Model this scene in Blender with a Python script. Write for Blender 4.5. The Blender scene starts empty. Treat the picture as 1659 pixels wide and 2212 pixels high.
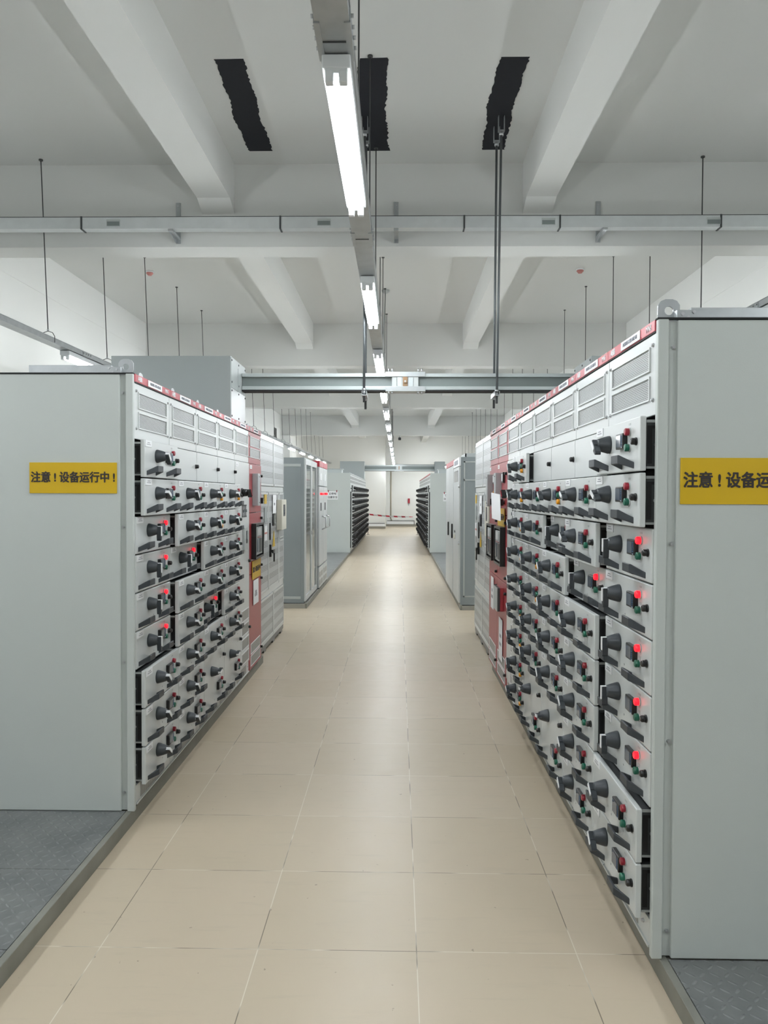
import bpy, bmesh, math, random
from mathutils import Matrix, Vector
random.seed(7)
C = bpy.context.scene.collection
PI = math.pi

# ------------------------------------------------------------------ camera, light level, world
F, PITCH, YAW, ROLL, EYE = 1647.87, -0.02243, -0.018595, 0.003268, 1.72013
cp, sp, cy, sy = math.cos(PITCH), math.sin(PITCH), math.cos(YAW), math.sin(YAW)
fwd = Vector((sy*cp, cy*cp, sp)); rgt = Vector((cy, -sy, 0)); upv = rgt.cross(fwd)
cr, sr = math.cos(ROLL), math.sin(ROLL)
r2 = cr*rgt + sr*upv; u2 = -sr*rgt + cr*upv
cam = bpy.data.cameras.new('camera'); co = bpy.data.objects.new('camera', cam); C.objects.link(co)
cam.sensor_fit = 'VERTICAL'; cam.sensor_height = 24.0; cam.lens = F/2212*24.0; cam.clip_end = 200; cam.clip_start = .05
co.matrix_world = Matrix(((r2.x, u2.x, -fwd.x, 0), (r2.y, u2.y, -fwd.y, 0), (r2.z, u2.z, -fwd.z, EYE), (0, 0, 0, 1)))
S = bpy.context.scene
S.camera = co
TUBE_POWER = 108.0
S.view_settings.view_transform = 'Standard'; S.view_settings.look = 'None'
S.view_settings.exposure = 0.0; S.view_settings.gamma = 1.0; S.view_settings.use_curve_mapping = False
w = bpy.data.worlds.new('world'); S.world = w; w.use_nodes = True
w.node_tree.nodes['Background'].inputs[0].default_value = (.8, .85, .9, 1)
w.node_tree.nodes['Background'].inputs[1].default_value = .05

# ------------------------------------------------------------------ materials
def lin(c):
    return tuple(((v/255)/12.92 if v/255 <= .04045 else ((v/255+.055)/1.055)**2.4) for v in c)
class NT:
    def __init__(s, m): s.t = m.node_tree; s.n = s.t.nodes; s.l = s.t.links; s.bsdf = s.n['Principled BSDF']
    def node(s, t, **k):
        n = s.n.new(t)
        for a, b in k.items(): setattr(n, a, b)
        return n
    def math(s, op, a, b=None, c=None):
        n = s.n.new('ShaderNodeMath'); n.operation = op
        for i, v in enumerate((a, b, c)):
            if v is None: continue
            if isinstance(v, (int, float)): n.inputs[i].default_value = v
            else: s.l.new(v, n.inputs[i])
        return n.outputs[0]
    def mix(s, f, a, b):
        n = s.n.new('ShaderNodeMix'); n.data_type = 'RGBA'
        for i, v in ((0, f), (6, a), (7, b)):
            if isinstance(v, (int, float)): n.inputs[i].default_value = v
            elif isinstance(v, tuple): n.inputs[i].default_value = (*v, 1)
            else: s.l.new(v, n.inputs[i])
        return n.outputs[2]
    def xyz(s):
        tc = s.n.new('ShaderNodeTexCoord'); sp_ = s.n.new('ShaderNodeSeparateXYZ'); s.l.new(tc.outputs['Object'], sp_.inputs[0])
        return sp_.outputs[0], sp_.outputs[1], sp_.outputs[2], tc.outputs['Object']
    def noise(s, vec, scale, detail=2, rough=.5):
        n = s.n.new('ShaderNodeTexNoise'); n.inputs['Scale'].default_value = scale; n.inputs['Detail'].default_value = detail
        n.inputs['Roughness'].default_value = rough
        if vec is not None: s.l.new(vec, n.inputs['Vector'])
        return n.outputs['Fac']
    def ramp(s, fac, p0, p1, c0=(0, 0, 0), c1=(1, 1, 1)):
        n = s.n.new('ShaderNodeValToRGB'); e = n.color_ramp.elements
        e[0].position = p0; e[1].position = p1; e[0].color = (*c0, 1); e[1].color = (*c1, 1)
        s.l.new(fac, n.inputs[0]); return n.outputs[0]
    def bump(s, h, strength, dist):
        b = s.n.new('ShaderNodeBump'); b.inputs['Strength'].default_value = strength; b.inputs['Distance'].default_value = dist
        s.l.new(h, b.inputs['Height']); s.l.new(b.outputs[0], s.bsdf.inputs['Normal'])
def mat(name, col, rough=.5, metal=0.0, spec=.5, var=0.0, vscale=6, bump=0.0, bscale=300, emis=None, estr=0):
    m = bpy.data.materials.new(name); m.use_nodes = True; k = NT(m); b = k.bsdf
    c = lin(col); b.inputs['Base Color'].default_value = (*c, 1)
    b.inputs['Roughness'].default_value = rough; b.inputs['Metallic'].default_value = metal
    b.inputs['Specular IOR Level'].default_value = spec
    if var or bump:
        x, y, z, v = k.xyz()
        if var:
            n = k.noise(v, vscale, 3)
            k.l.new(k.mix(n, tuple(a*(1-var) for a in c), tuple(min(1, a*(1+var)) for a in c)), b.inputs['Base Color'])
        if bump: k.bump(k.noise(v, bscale, 1), bump, .002)
    if emis:
        b.inputs['Emission Color'].default_value = (*emis, 1); b.inputs['Emission Strength'].default_value = estr
    return m
M = {}
M['powder'] = mat('light_grey_powder_coat', (198, 202, 201), .30, 0, .5, .03, 3, .12, 260)
M['panel'] = mat('grey_end_panel_paint', (190, 196, 193), .45, 0, .4, .03, 2, .10, 220)
M['frame'] = mat('grey_frame', (176, 181, 180), .45)
M['dark'] = mat('dark_inner_steel', (62, 65, 66), .5, 0, .4, .1, 10)
M['darker'] = mat('dark_gap', (22, 23, 24), .7)
M['red'] = mat('red_powder_coat', (152, 54, 60), .36, 0, .5, .04, 3, .1, 260)
M['redtrim'] = mat('red_header_paint', (164, 42, 56), .35, 0, .5)
M['white'] = mat('white_plastic', (232, 234, 236), .4)
M['paper'] = mat('white_paper', (236, 238, 240), .8, 0, .2)
M['ink'] = mat('printed_ink', (40, 34, 34), .6)
M['paleink'] = mat('pale_printed_ink', (140, 142, 150), .6)
M['handle'] = mat('charcoal_plastic', (54, 59, 63), .42, 0, .4)
M['black'] = mat('black_plastic', (20, 20, 21), .3, 0, .5)
M['screen'] = mat('meter_screen', (86, 94, 104), .12, 0, .6)
M['icon'] = mat('meter_keys', (70, 110, 150), .4)
M['btnred'] = mat('red_button', (136, 14, 36), .3)
M['btnlit'] = mat('lit_red_button', (120, 4, 10), .3, emis=(1, .006, .016), estr=2.6)
M['btngreen'] = mat('green_button', (8, 92, 70), .3)
M['btnorange'] = mat('orange_button', (226, 150, 20), .3)
M['galv'] = mat('galvanised_steel', (176, 180, 182), .38, .65, .5, .16, 14)
M['trough'] = mat('pale_galvanised_trough', (206, 210, 211), .32, .45, .5, .10, 9)
M['zinc'] = mat('zinc_fastener', (190, 192, 194), .3, .9)
M['alu'] = mat('busway_aluminium', (186, 194, 194), .35, .35, .5, .03, 3)
M['busdark'] = mat('busway_grey_web', (116, 124, 123), .45)
M['copper'] = mat('copper_washer', (150, 124, 98), .35, .7)
M['boxgrey'] = mat('busbar_box_grey', (150, 156, 155), .5, 0, .4)
M['rod'] = mat('threaded_rod', (96, 100, 102), .5, .5)
M['roddark'] = mat('thin_hanger_rod', (70, 72, 72), .5, .3)
M['yellow'] = mat('yellow_sign_board', (204, 168, 20), .45, 0, .4)
M['tube'] = mat('lit_tube', (255, 255, 255), .4, emis=(.93, .97, 1.0), estr=TUBE_POWER)
M['lampwhite'] = mat('lamp_housing_white', (226, 230, 232), .4)
M['bluegrey'] = mat('blue_grey_cabinet', (136, 144, 146), .45, 0, .4)
M['palecab'] = mat('pale_grey_cabinet', (190, 194, 194), .4)
M['beige'] = mat('beige_controller', (212, 210, 196), .45)
M['kerb'] = mat('kerb_channel_steel', (130, 130, 122), .55, .2, .4, .35, 5)
M['concrete'] = mat('plinth_concrete', (150, 148, 140), .8)
M['wall'] = mat('wall_paint', (228, 229, 226), .85, 0, .2, .015, .6)
M['ceil'] = mat('ceiling_paint', (214, 215, 212), .9, 0, .2, .02, .7)
M['tar'] = mat('black_waterproof_paint', (30, 32, 38), .7, 0, .3, .2, 30)
M['skirt'] = mat('skirting_grey', (150, 146, 136), .6)
M['pipe'] = mat('conduit_tan', (150, 140, 116), .5)
M['detred'] = mat('detector_pink_ring', (196, 130, 124), .5)
M['plate'] = None
def glass():
    m = bpy.data.materials.new('cabinet_glass'); m.use_nodes = True; k = NT(m); b = k.bsdf
    b.inputs['Base Color'].default_value = (.8, .86, .85, 1); b.inputs['Roughness'].default_value = .05
    b.inputs['Transmission Weight'].default_value = .9; b.inputs['IOR'].default_value = 1.15
    return m
M['glass'] = glass()
def perforated(name, col, hole, px, pz, rx, rz, metal=.3, moire=False):
    m = bpy.data.materials.new(name); m.use_nodes = True; k = NT(m); b = k.bsdf
    x, y, z, v = k.xyz()
    bz = k.math('DIVIDE', z, pz); row = k.math('FLOOR', bz)
    par = k.math('MULTIPLY', k.math('FRACT', k.math('MULTIPLY', row, .5)), 1.0)
    ax = k.math('ADD', k.math('DIVIDE', x, px), par)
    fx = k.math('DIVIDE', k.math('SUBTRACT', k.math('FRACT', ax), .5), rx)
    fz = k.math('DIVIDE', k.math('SUBTRACT', k.math('FRACT', bz), .5), rz)
    d = k.math('ADD', k.math('MULTIPLY', fx, fx), k.math('MULTIPLY', fz, fz))
    h = k.math('LESS_THAN', d, 1.0)
    hc = lin(hole)
    if moire:  # view-dependent moire painted into the hole colour as pale and dark bands
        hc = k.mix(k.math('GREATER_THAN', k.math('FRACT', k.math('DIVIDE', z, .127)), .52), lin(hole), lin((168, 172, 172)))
    k.l.new(k.mix(h, lin(col), hc), b.inputs['Base Color'])
    k.l.new(k.math('MULTIPLY', k.math('SUBTRACT', 1.0, h), metal), b.inputs['Metallic'])
    b.inputs['Roughness'].default_value = .35
    k.bump(k.math('SUBTRACT', 1.0, h), .4, .001)
    return m
M['mesh'] = perforated('vent_mesh', (196, 200, 200), (34, 36, 34), .011, .0066, .43, .42)
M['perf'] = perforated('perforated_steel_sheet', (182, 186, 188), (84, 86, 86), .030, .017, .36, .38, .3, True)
M['slits'] = perforated('slit_vent', (178, 180, 177), (90, 90, 86), .010, .30, .30, 2.0, 0)
def tile_floor():
    m = bpy.data.materials.new('beige_floor_tiles'); m.use_nodes = True; k = NT(m); b = k.bsdf
    x, y, z, v = k.xyz()
    gx = k.math('DIVIDE', k.math('ADD', x, 1.1247+60), .6); gy = k.math('DIVIDE', k.math('ADD', y, -2.8395+60), .6)
    fx, fy = k.math('FRACT', gx), k.math('FRACT', gy)
    ex = k.math('ABSOLUTE', k.math('SUBTRACT', fx, .5)); ey = k.math('ABSOLUTE', k.math('SUBTRACT', fy, .5))
    joint = k.math('GREATER_THAN', k.math('MAXIMUM', ex, ey), .4968)
    cv = k.n.new('ShaderNodeCombineXYZ'); k.l.new(k.math('FLOOR', gx), cv.inputs[0]); k.l.new(k.math('FLOOR', gy), cv.inputs[1])
    wn = k.n.new('ShaderNodeTexWhiteNoise'); k.l.new(cv.outputs[0], wn.inputs['Vector'])
    base = k.mix(wn.outputs['Value'], lin((194, 179, 156)), lin((201, 186, 165)))
    n1 = k.noise(v, 2.2, 4, .6); base = k.mix(k.math('MULTIPLY', n1, .55), base, lin((186, 176, 154)))
    mp = k.n.new('ShaderNodeMapping'); mp.inputs['Scale'].default_value = (3, 22, 3); k.l.new(v, mp.inputs[0])
    n2 = k.ramp(k.noise(mp.outputs[0], 1.0, 4, .65), .56, .78); base = k.mix(k.math('MULTIPLY', n2, .22), base, lin((160, 152, 136)))
    n3 = k.ramp(k.noise(v, 30, 2, .5), .735, .77); base = k.mix(k.math('MULTIPLY', n3, .6), base, lin((120, 104, 88)))
    nj = k.ramp(k.noise(v, 3.0, 2), .46, .54); jc = k.mix(nj, lin((122, 112, 96)), lin((214, 206, 190)))
    k.l.new(k.mix(joint, base, jc), b.inputs['Base Color'])
    rr = k.math('ADD', k.math('MULTIPLY', k.noise(v, 9, 3), .16), .28); k.l.new(rr, b.inputs['Roughness'])
    b.inputs['Specular IOR Level'].default_value = .5
    k.bump(k.math('ADD', k.math('MULTIPLY', joint, -1.0), k.math('MULTIPLY', k.noise(mp.outputs[0], 2, 2), .25)), .25, .002)
    return m
M['tile'] = tile_floor()
def chequer():
    m = bpy.data.materials.new('dark_chequer_plate'); m.use_nodes = True; k = NT(m); b = k.bsdf
    x, y, z, v = k.xyz(); p = .042
    gx = k.math('DIVIDE', k.math('ADD', x, 50), p); gy = k.math('DIVIDE', k.math('ADD', y, 50), p)
    u = k.math('SUBTRACT', k.math('FRACT', gx), .5); q = k.math('SUBTRACT', k.math('FRACT', gy), .5)
    par = k.math('MULTIPLY', k.math('FRACT', k.math('MULTIPLY', k.math('ADD', k.math('FLOOR', gx), k.math('FLOOR', gy)), .5)), 2.0)
    sg = k.math('SUBTRACT', k.math('MULTIPLY', par, 2), 1)
    q2 = k.math('MULTIPLY', q, sg)
    a = k.math('DIVIDE', k.math('ADD', u, q2), .62); c = k.math('DIVIDE', k.math('SUBTRACT', u, q2), .2)
    d = k.math('ADD', k.math('MULTIPLY', a, a), k.math('MULTIPLY', c, c))
    h = k.math('MAXIMUM', k.math('SUBTRACT', 1.0, d), 0.0)
    n = k.noise(v, 5, 4, .6)
    base = k.mix(n, lin((88, 92, 94)), lin((138, 140, 138)))
    k.l.new(k.mix(k.math('MULTIPLY', h, .25), base, lin((160, 164, 164))), b.inputs['Base Color'])
    b.inputs['Roughness'].default_value = .42; b.inputs['Metallic'].default_value = .25
    k.bump(h, .9, .003)
    return m
M['plate'] = chequer()
def tape():
    m = bpy.data.materials.new('red_white_barrier_tape'); m.use_nodes = True; k = NT(m); b = k.bsdf
    x, y, z, v = k.xyz()
    f = k.math('LESS_THAN', k.math('FRACT', k.math('ADD', k.math('DIVIDE', x, .33), k.math('MULTIPLY', z, 2))), .48)
    k.l.new(k.mix(f, lin((225, 222, 222)), lin((190, 40, 60))), b.inputs['Base Color']); b.inputs['Roughness'].default_value = .5
    return m
M['tape'] = tape()

# ------------------------------------------------------------------ mesh building
class MB:
    def __init__(s): s.bm = bmesh.new(); s.mats = []
    def mi(s, m):
        m = M[m] if isinstance(m, str) else m
        if m not in s.mats: s.mats.append(m)
        return s.mats.index(m)
    def _fin(s, vs, m, smooth=False):
        i = s.mi(m); fs = set()
        for v in vs:
            for f in v.link_faces: fs.add(f)
        for f in fs: f.material_index = i; f.smooth = smooth
        return fs
    def box(s, x0, x1, y0, y1, z0, z1, m, bev=0):
        r = bmesh.ops.create_cube(s.bm, size=1.0); vs = r['verts']
        for v in vs:
            v.co.x = x0 if v.co.x < 0 else x1; v.co.y = y0 if v.co.y < 0 else y1; v.co.z = z0 if v.co.z < 0 else z1
        fs = s._fin(vs, m)
        if bev:
            es = list({e for v in vs for e in v.link_edges})
            i = s.mi(m)
            r = bmesh.ops.bevel(s.bm, geom=es, offset=bev, segments=2, affect='EDGES', profile=.5)
            for f in r['faces']: f.material_index = i
        return s
    def lathe(s, prof, m, o=(0, 0, 0), axis='-y', n=20, smooth=True):
        # prof: list of (r, h) along the axis
        i = s.mi(m); rings = []
        def P(r, h, a):
            c_, s_ = r*math.cos(a), r*math.sin(a)
            if axis == '-y': p = (c_, -h, s_)
            elif axis == 'y': p = (c_, h, -s_)
            elif axis == 'z': p = (c_, s_, h)
            elif axis == '-z': p = (c_, -s_, -h)
            elif axis == 'x': p = (h, c_, s_)
            else: p = (-h, c_, -s_)
            return (p[0]+o[0], p[1]+o[1], p[2]+o[2])
        for r, h in prof: rings.append([s.bm.verts.new(P(max(r, 1e-5), h, 2*PI*k/n)) for k in range(n)])
        for a, b in zip(rings, rings[1:]):
            for k in range(n):
                f = s.bm.faces.new((a[k], a[(k+1) % n], b[(k+1) % n], b[k])); f.material_index = i; f.smooth = smooth
        for ring, rev in ((rings[0], True), (rings[-1], False)):
            f = s.bm.faces.new(ring[::-1] if rev else ring); f.material_index = i
        return s
    def cyl(s, r, h, m, o=(0, 0, 0), axis='-y', n=14, ch=0):
        if ch: return s.lathe([(r, 0), (r, h-ch), (r-ch, h)], m, o, axis, n)
        return s.lathe([(r, 0), (r, h)], m, o, axis, n)
    def prism(s, poly, a0, a1, m, plane='xz', smooth=False):
        # poly in plane coords, extruded along the third axis from a0 to a1
        i = s.mi(m)
        def P(p, t):
            return {'xz': (p[0], t, p[1]), 'xy': (p[0], p[1], t), 'yz': (t, p[0], p[1])}[plane]
        A = [s.bm.verts.new(P(p, a0)) for p in poly]; B = [s.bm.verts.new(P(p, a1)) for p in poly]
        n = len(poly); fs = [s.bm.faces.new(A[::-1]), s.bm.faces.new(B)]
        for k in range(n): fs.append(s.bm.faces.new((A[k], A[(k+1) % n], B[(k+1) % n], B[k])))
        for f in fs: f.material_index = i
        return s
    def bar(s, p, q, r, m, n=8):
        p, q = Vector(p), Vector(q); d = q-p; L = d.length
        rot = d.to_track_quat('Z', 'Y').to_matrix().to_4x4(); i = s.mi(m)
        res = bmesh.ops.create_cone(s.bm, cap_ends=True, segments=n, radius1=r, radius2=r, depth=L, matrix=Matrix.Translation((p+q)/2) @ rot)
        s._fin(res['verts'], m, True); return s
    def tube(s, pts, r, m, n=8):
        for a, b in zip(pts, pts[1:]): s.bar(a, b, r, m, n)
        return s
    def hull(s, poly3, m):
        i = s.mi(m)
        r = bmesh.ops.convex_hull(s.bm, input=[s.bm.verts.new(p) for p in poly3])
        for g in r['geom']:
            if isinstance(g, bmesh.types.BMFace): g.material_index = i
        return s
    def xf(s, mtx): bmesh.ops.transform(s.bm, matrix=mtx, verts=s.bm.verts); return s
    def mesh(s, name):
        bmesh.ops.recalc_face_normals(s.bm, faces=s.bm.faces)
        me = bpy.data.meshes.new(name); s.bm.to_mesh(me); s.bm.free()
        for m in s.mats: me.materials.append(m)
        return me
def obj(name, me, parent=None, loc=(0, 0, 0), rot=(0, 0, 0)):
    if isinstance(me, MB): me = me.mesh(name)
    o = bpy.data.objects.new(name, me); C.objects.link(o)
    o.location = loc; o.rotation_euler = rot
    if parent is not None: o.parent = parent
    return o
def tag(o, label, cat, group=None):
    o['label'] = label; o['category'] = cat
    if group: o['group'] = group
    return o
def thing(name, label, cat, loc=(0, 0, 0), rz=0.0, group=None):
    o = bpy.data.objects.new(name, None); C.objects.link(o); o.location = loc; o.rotation_euler = (0, 0, rz)
    o.empty_display_size = .1
    return tag(o, label, cat, group)
def struct(name, mb, label=None):
    o = obj(name, mb); o['kind'] = 'structure'
    if label: o['label'] = label
    return o
_tc = {}
def text_mesh(s, size, m, bold=0.0, sx=1.0, thick=.0006, align='CENTER'):
    key = (s, size, m, bold, sx, align)
    if key in _tc: return _tc[key]
    cu = bpy.data.curves.new('lettering', 'FONT'); cu.body = s; cu.size = size; cu.align_x = align; cu.align_y = 'CENTER'
    cu.extrude = thick; cu.resolution_u = 3
    t = bpy.data.objects.new('lettering', cu); C.objects.link(t)
    bpy.context.view_layer.update()
    me = bpy.data.meshes.new_from_object(t.evaluated_get(bpy.context.evaluated_depsgraph_get()))
    C.objects.unlink(t); bpy.data.objects.remove(t); bpy.data.curves.remove(cu)
    me.transform(Matrix(((sx, 0, 0, 0), (0, 0, -1, 0), (0, 1, 0, 0), (0, 0, 0, 1))))
    if bold:   # heavier strokes: slightly shifted copies of the glyphs in the same mesh
        b2 = bmesh.new()
        for k in range(6):
            b2.from_mesh(me); vs = list(b2.verts)[-len(me.vertices):]
            bmesh.ops.translate(b2, vec=(bold*math.cos(k*PI/3), -.0001*k, bold*math.sin(k*PI/3)), verts=vs)
        b2.to_mesh(me); b2.free()
    me.materials.clear(); me.materials.append(M[m]); _tc[key] = me
    return me

# ------------------------------------------------------------------ room shell
XW0, XW1, Y0, Y1, ZC = -4.87, 4.33, -4.0, 41.7, 5.0
struct('floor', MB().box(XW0-.2, XW1+.2, Y0-.2, Y1+.3, -.12, 0, 'tile'))
struct('ceiling', MB().box(XW0-.2, XW1+.2, Y0-.2, Y1+.3, ZC, ZC+.15, 'ceil'))
struct('wall_left', MB().box(XW0-.2, XW0, Y0, Y1, 0, ZC, 'wall').box(XW0, XW0+.006, Y0, Y1, 4.45, ZC, 'wall'))
struct('wall_right', MB().box(XW1, XW1+.2, Y0, Y1, 0, ZC, 'wall').box(XW1-.006, XW1, Y0, Y1, 4.45, ZC, 'wall'))
struct('wall_back', MB().box(XW0-.2, XW1+.2, Y1, Y1+.2, 0, ZC, 'wall').box(XW0, -.66, 38.75, Y1, 0, ZC, 'wall'))
struct('wall_front', MB().box(XW0-.2, XW1+.2, Y0-.2, Y0, 0, ZC, 'wall'))
struct('baseboard_back', MB().box(-.66, XW1, Y1-.02, Y1, 0, .12, 'skirt').box(XW0, -.64, 38.73, 38.75, 0, .12, 'skirt'))
ti = [0]
def trim(mb):
    ti[0] += 1; return struct('trim_%d' % ti[0], mb)
BEAMS = ((.58, .9), (7.63, 7.96), (14.66, 14.98), (21.6, 21.95), (31.75, 32.1))
for a, b in BEAMS: trim(MB().box(XW0, XW1, a, b, 4.185, ZC, 'ceil'))
for a, b in ((7.5, 8.1), (14.55, 15.1), (21.5, 22.05), (31.65, 32.2)):
    trim(MB().box(XW0, XW0+.36, a, b, 0, 4.185, 'wall')); trim(MB().box(XW1-.3, XW1, a, b, 0, 4.185, 'wall'))
ys = [Y0] + [v for b in BEAMS for v in b] + [Y1]
for x0, x1 in ((-1.96, -1.64), (1.22, 1.51)):
    for i in range(0, len(ys)-1, 2):
        a, b = ys[i], ys[i+1]
        mb = MB().box(x0, x1, a, b, 4.59, ZC, 'ceil')
        if i < len(ys)-2: mb.prism([(b-.22, 4.592), (b, 4.51), (b, 4.592)], x0, x1, 'ceil', 'yz')
        trim(mb)
# kerbs / plinths the switchgear stands on
def plinth(x0, x1, y0, y1, kx):
    s = 1 if kx > x0+.5*(x1-x0) else -1
    mb = MB().box(x0, x1, y0, y1, 0, .066, 'concrete')
    mb.box(min(kx, kx-s*.05), max(kx, kx-s*.05), y0, y1, 0, .075, 'kerb') if False else None
    trim(mb)
    trim(MB().box(min(kx, kx-s*.03), max(kx, kx-s*.03), y0, y1, 0, .076, 'kerb', .003))
plinth(XW0, -1.375-.03, Y0, 7.74, -1.375)
plinth(.932+.03, XW1, Y0, 7.5, .932)
plinth(XW0, -1.375-.03, 11.47, 32.2, -1.375)
plinth(.932+.03, XW1, 11.38, 33.5, .932)
# chequer plates laid on the plinths
pn = {}
def plates(x0, x1, ylist, where, group):
    for i, (a, b) in enumerate(zip(ylist, ylist[1:])):
        o = obj('chequer_plate', MB().box(x0, x1, a+.002, b-.002, .0665, .0755, 'plate'))
        tag(o, where[i], 'floor plate', group)
plates(-3.2, -1.407, [2.09, 2.69, 3.28, 3.9],
       ['dark chequer plate cut by the left frame edge, bottom-left corner', 'dark chequer plate one back from the left grey end panel', 'dark chequer plate touching the foot of the left grey end panel'], 'chequer plates left of the aisle')
plates(.964, 2.6, [1.49, 2.09, 2.69],
       ['dark chequer plate at the bottom-right corner, nearest the camera', 'dark chequer plate touching the foot of the right grey end panel'], 'chequer plates right of the aisle')
ORD = ['first', 'second', 'third', 'fourth', 'fifth', 'sixth', 'seventh', 'eighth', 'ninth', 'tenth', 'eleventh', 'twelfth', 'thirteenth', 'fourteenth', 'fifteenth', 'sixteenth', 'seventeenth', 'eighteenth', 'nineteenth', 'twentieth', 'twenty-first', 'twenty-second', 'twenty-third', 'twenty-fourth']
yl = [14.72+.625*i for i in range(12)]
plates(-3.2, -1.407, yl, ['%s grey chequer plate from the left mid cabinets towards the far bank' % ORD[i] for i in range(11)], 'far left chequer plates')
yl = [14.47+.655*i for i in range(12)]
plates(.964, 2.6, yl, ['%s grey chequer plate from the right mid cabinets towards the far bank' % ORD[i] for i in range(11)], 'far right chequer plates')
# black patches on the ceiling
def patch(x0, x1, y0, y1, seed, label):
    rnd = random.Random(seed); L = []; R = []; n = 60
    for i in range(n+1):
        t = i/n; y = y0+(y1-y0)*t
        j = .02*math.sin(5*t+seed)+.008*math.sin(17*t+seed)
        L.append((x0+j+rnd.uniform(-.008, .006), y+rnd.uniform(-.004, .004))); R.append((x1+j*.7+rnd.uniform(-.008, .01), y+rnd.uniform(-.004, .004)))
    poly = L + R[::-1]
    mb = MB(); i = mb.mi('tar')
    top = [mb.bm.verts.new((p[0], p[1], ZC)) for p in poly]; bot = [mb.bm.verts.new((p[0], p[1], ZC-.004)) for p in poly]
    m2 = len(poly)
    for k in range(m2): mb.bm.faces.new((top[k], top[(k+1) % m2], bot[(k+1) % m2], bot[k]))
    for k in range(n): mb.bm.faces.new((bot[k], bot[k+1], bot[m2-2-k], bot[m2-1-k]))
    o = obj('ceiling_patch', mb); tag(o, label, 'ceiling patch', 'black patches on the ceiling')
patch(-1.42, -1.20, 5.8, 7.33, 1, 'black painted ceiling patch left of the centre tube lamps')
patch(-.33, -.105, 5.8, 7.34, 2, 'black painted ceiling patch partly behind the centre trunking')
patch(.76, .97, 5.8, 7.33, 3, 'black painted ceiling patch where the right busway rods hang')

# ------------------------------------------------------------------ shared switchgear meshes (front faces -Y, X runs right, Z up)
def drawer_front(h=.2, lbl=True):
    mb = MB().box(.003, .597, 0, .022, .003, h-.003, 'powder', .004)
    mb.box(.463, .487, -.0008, 0, h-.026, h-.018, 'frame').box(.463, .487, -.0008, 0, h-.088, h-.080, 'frame')
    mb.cyl(.004, .002, 'zinc', (.285, 0, .048), n=8)
    return mb
G = {}
G['drawer'] = drawer_front().mesh('drawer')
G['double'] = drawer_front(.4).mesh('drawer')
mb = MB().box(.03, .57, .022, .42, .012, .186, 'dark')
for xs, dx in ((.0295, 1), (.5705, -1)):
    x0, x1 = (xs-.002, xs+.001) if dx > 0 else (xs-.001, xs+.002)
    mb.box(x0, x1, .03, .40, .176, .186, 'frame').box(x0, x1, .03, .40, .012, .02, 'frame')
    mb.box(x0, x1, .034, .05, .03, .165, 'darker').box(x0, x1, .05, .4, .155, .165, 'darker')
    mb.cyl(.006, .003, 'zinc', (xs, .062, .098), 'x' if dx < 0 else '-x', 8)
    mb.cyl(.004, .003, 'darker', (xs, .040, .088), 'x' if dx < 0 else '-x', 8)
G['housing'] = mb.mesh('drawer_housing')
mb = MB(); mb.lathe([(.041, 0), (.041, .008), (.038, .020), (.033, .040), (.027, .058), (.024, .066)], 'handle', n=24)
G['knob_base'] = None
def lever(mb):
    # lever hangs down from the axis at the outer end of the cone
    L = [(-.012, .020), (.012, .020), (.0125, -.035), (.010, -.058), (.005, -.066), (-.005, -.066), (-.010, -.058), (-.0125, -.035)]
    mb.prism(L, -.086, -.058, 'handle', 'xz')
    mb.prism([(-.013, .022), (.013, .022), (.016, -.018), (-.016, -.018)], -.084, -.045, 'handle', 'xz')
    mb.prism([(-.009, .021), (.009, .021), (.009, -.032), (.006, -.037), (-.006, -.037), (-.009, -.032)], -.0895, -.085, 'white', 'xz')
    mb.prism([(-.009, .0212), (.009, .0212), (.008, .0245), (-.008, .0245)], -.0895, -.062, 'white', 'xz')
    return mb
lever(mb); mb.box(.0245, .0265, -.05, -.046, -.012, -.006, 'zinc')
mb.xf(Matrix.Diagonal((.88, .80, .88, 1)))
G['rotary'] = mb.mesh('rotary_handle')
mb = MB().box(-.046, .046, -.018, 0, -.029, .029, 'black', .003)
mb.box(-.038, .020, -.0192, -.018, -.022, .022, 'screen')
for r in range(6): mb.box(.026, .029, -.0192, -.018, .018-.008*r-.002, .018-.008*r+.002, 'icon')
for r in range(6): mb.box(.034, .037, -.0192, -.018, .018-.008*r-.002, .018-.008*r+.002, 'icon')
mb.box(.032, .037, -.0195, -.018, -.026, -.022, 'white')
G['meter'] = mb.mesh('meter')
def button(m):
    return MB().cyl(.016, .004, 'frame', n=16).cyl(.014, .02, m, n=16, ch=.003).mesh('push_button')
for c in ('btnred', 'btnlit', 'btngreen', 'btnorange'): G[c] = button(c)
G['lock'] = MB().cyl(.0145, .005, 'black', n=16).cyl(.0125, .022, 'black', n=16, ch=.004).mesh('lock_knob')
def pull(lw=1.0):
    mb = MB(); i = mb.mi('handle')
    outer = [(0, 0, .0, .023), (.036, -.050, .018, .032), (.124, -.050, .018, .032), (.16, 0, .0, .023)]
    inner = [(.012, 0, .0, .023), (.042, -.040, .018, .031), (.118, -.040, .018, .031), (.148, 0, .0, .023)]
    V = []
    for a, b in zip(outer, inner):
        V.append([mb.bm.verts.new((a[0], a[1], a[2])), mb.bm.verts.new((a[0], a[1], a[2]+a[3])), mb.bm.verts.new((b[0], b[1], b[2]+b[3])), mb.bm.verts.new((b[0], b[1], b[2]))])
    for p, q in zip(V, V[1:]):
        for k in range(4): mb.bm.faces.new((p[k], p[(k+1) % 4], q[(k+1) % 4], q[k])).material_index = i
    mb.bm.faces.new(V[0]); mb.bm.faces.new(V[-1][::-1])
    es = [e for e in mb.bm.edges if e.calc_length() > .03]
    bmesh.ops.bevel(mb.bm, geom=es, offset=.002, segments=1, affect='EDGES')
    return mb
G['pull'] = pull().mesh('pull_handle')
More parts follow.
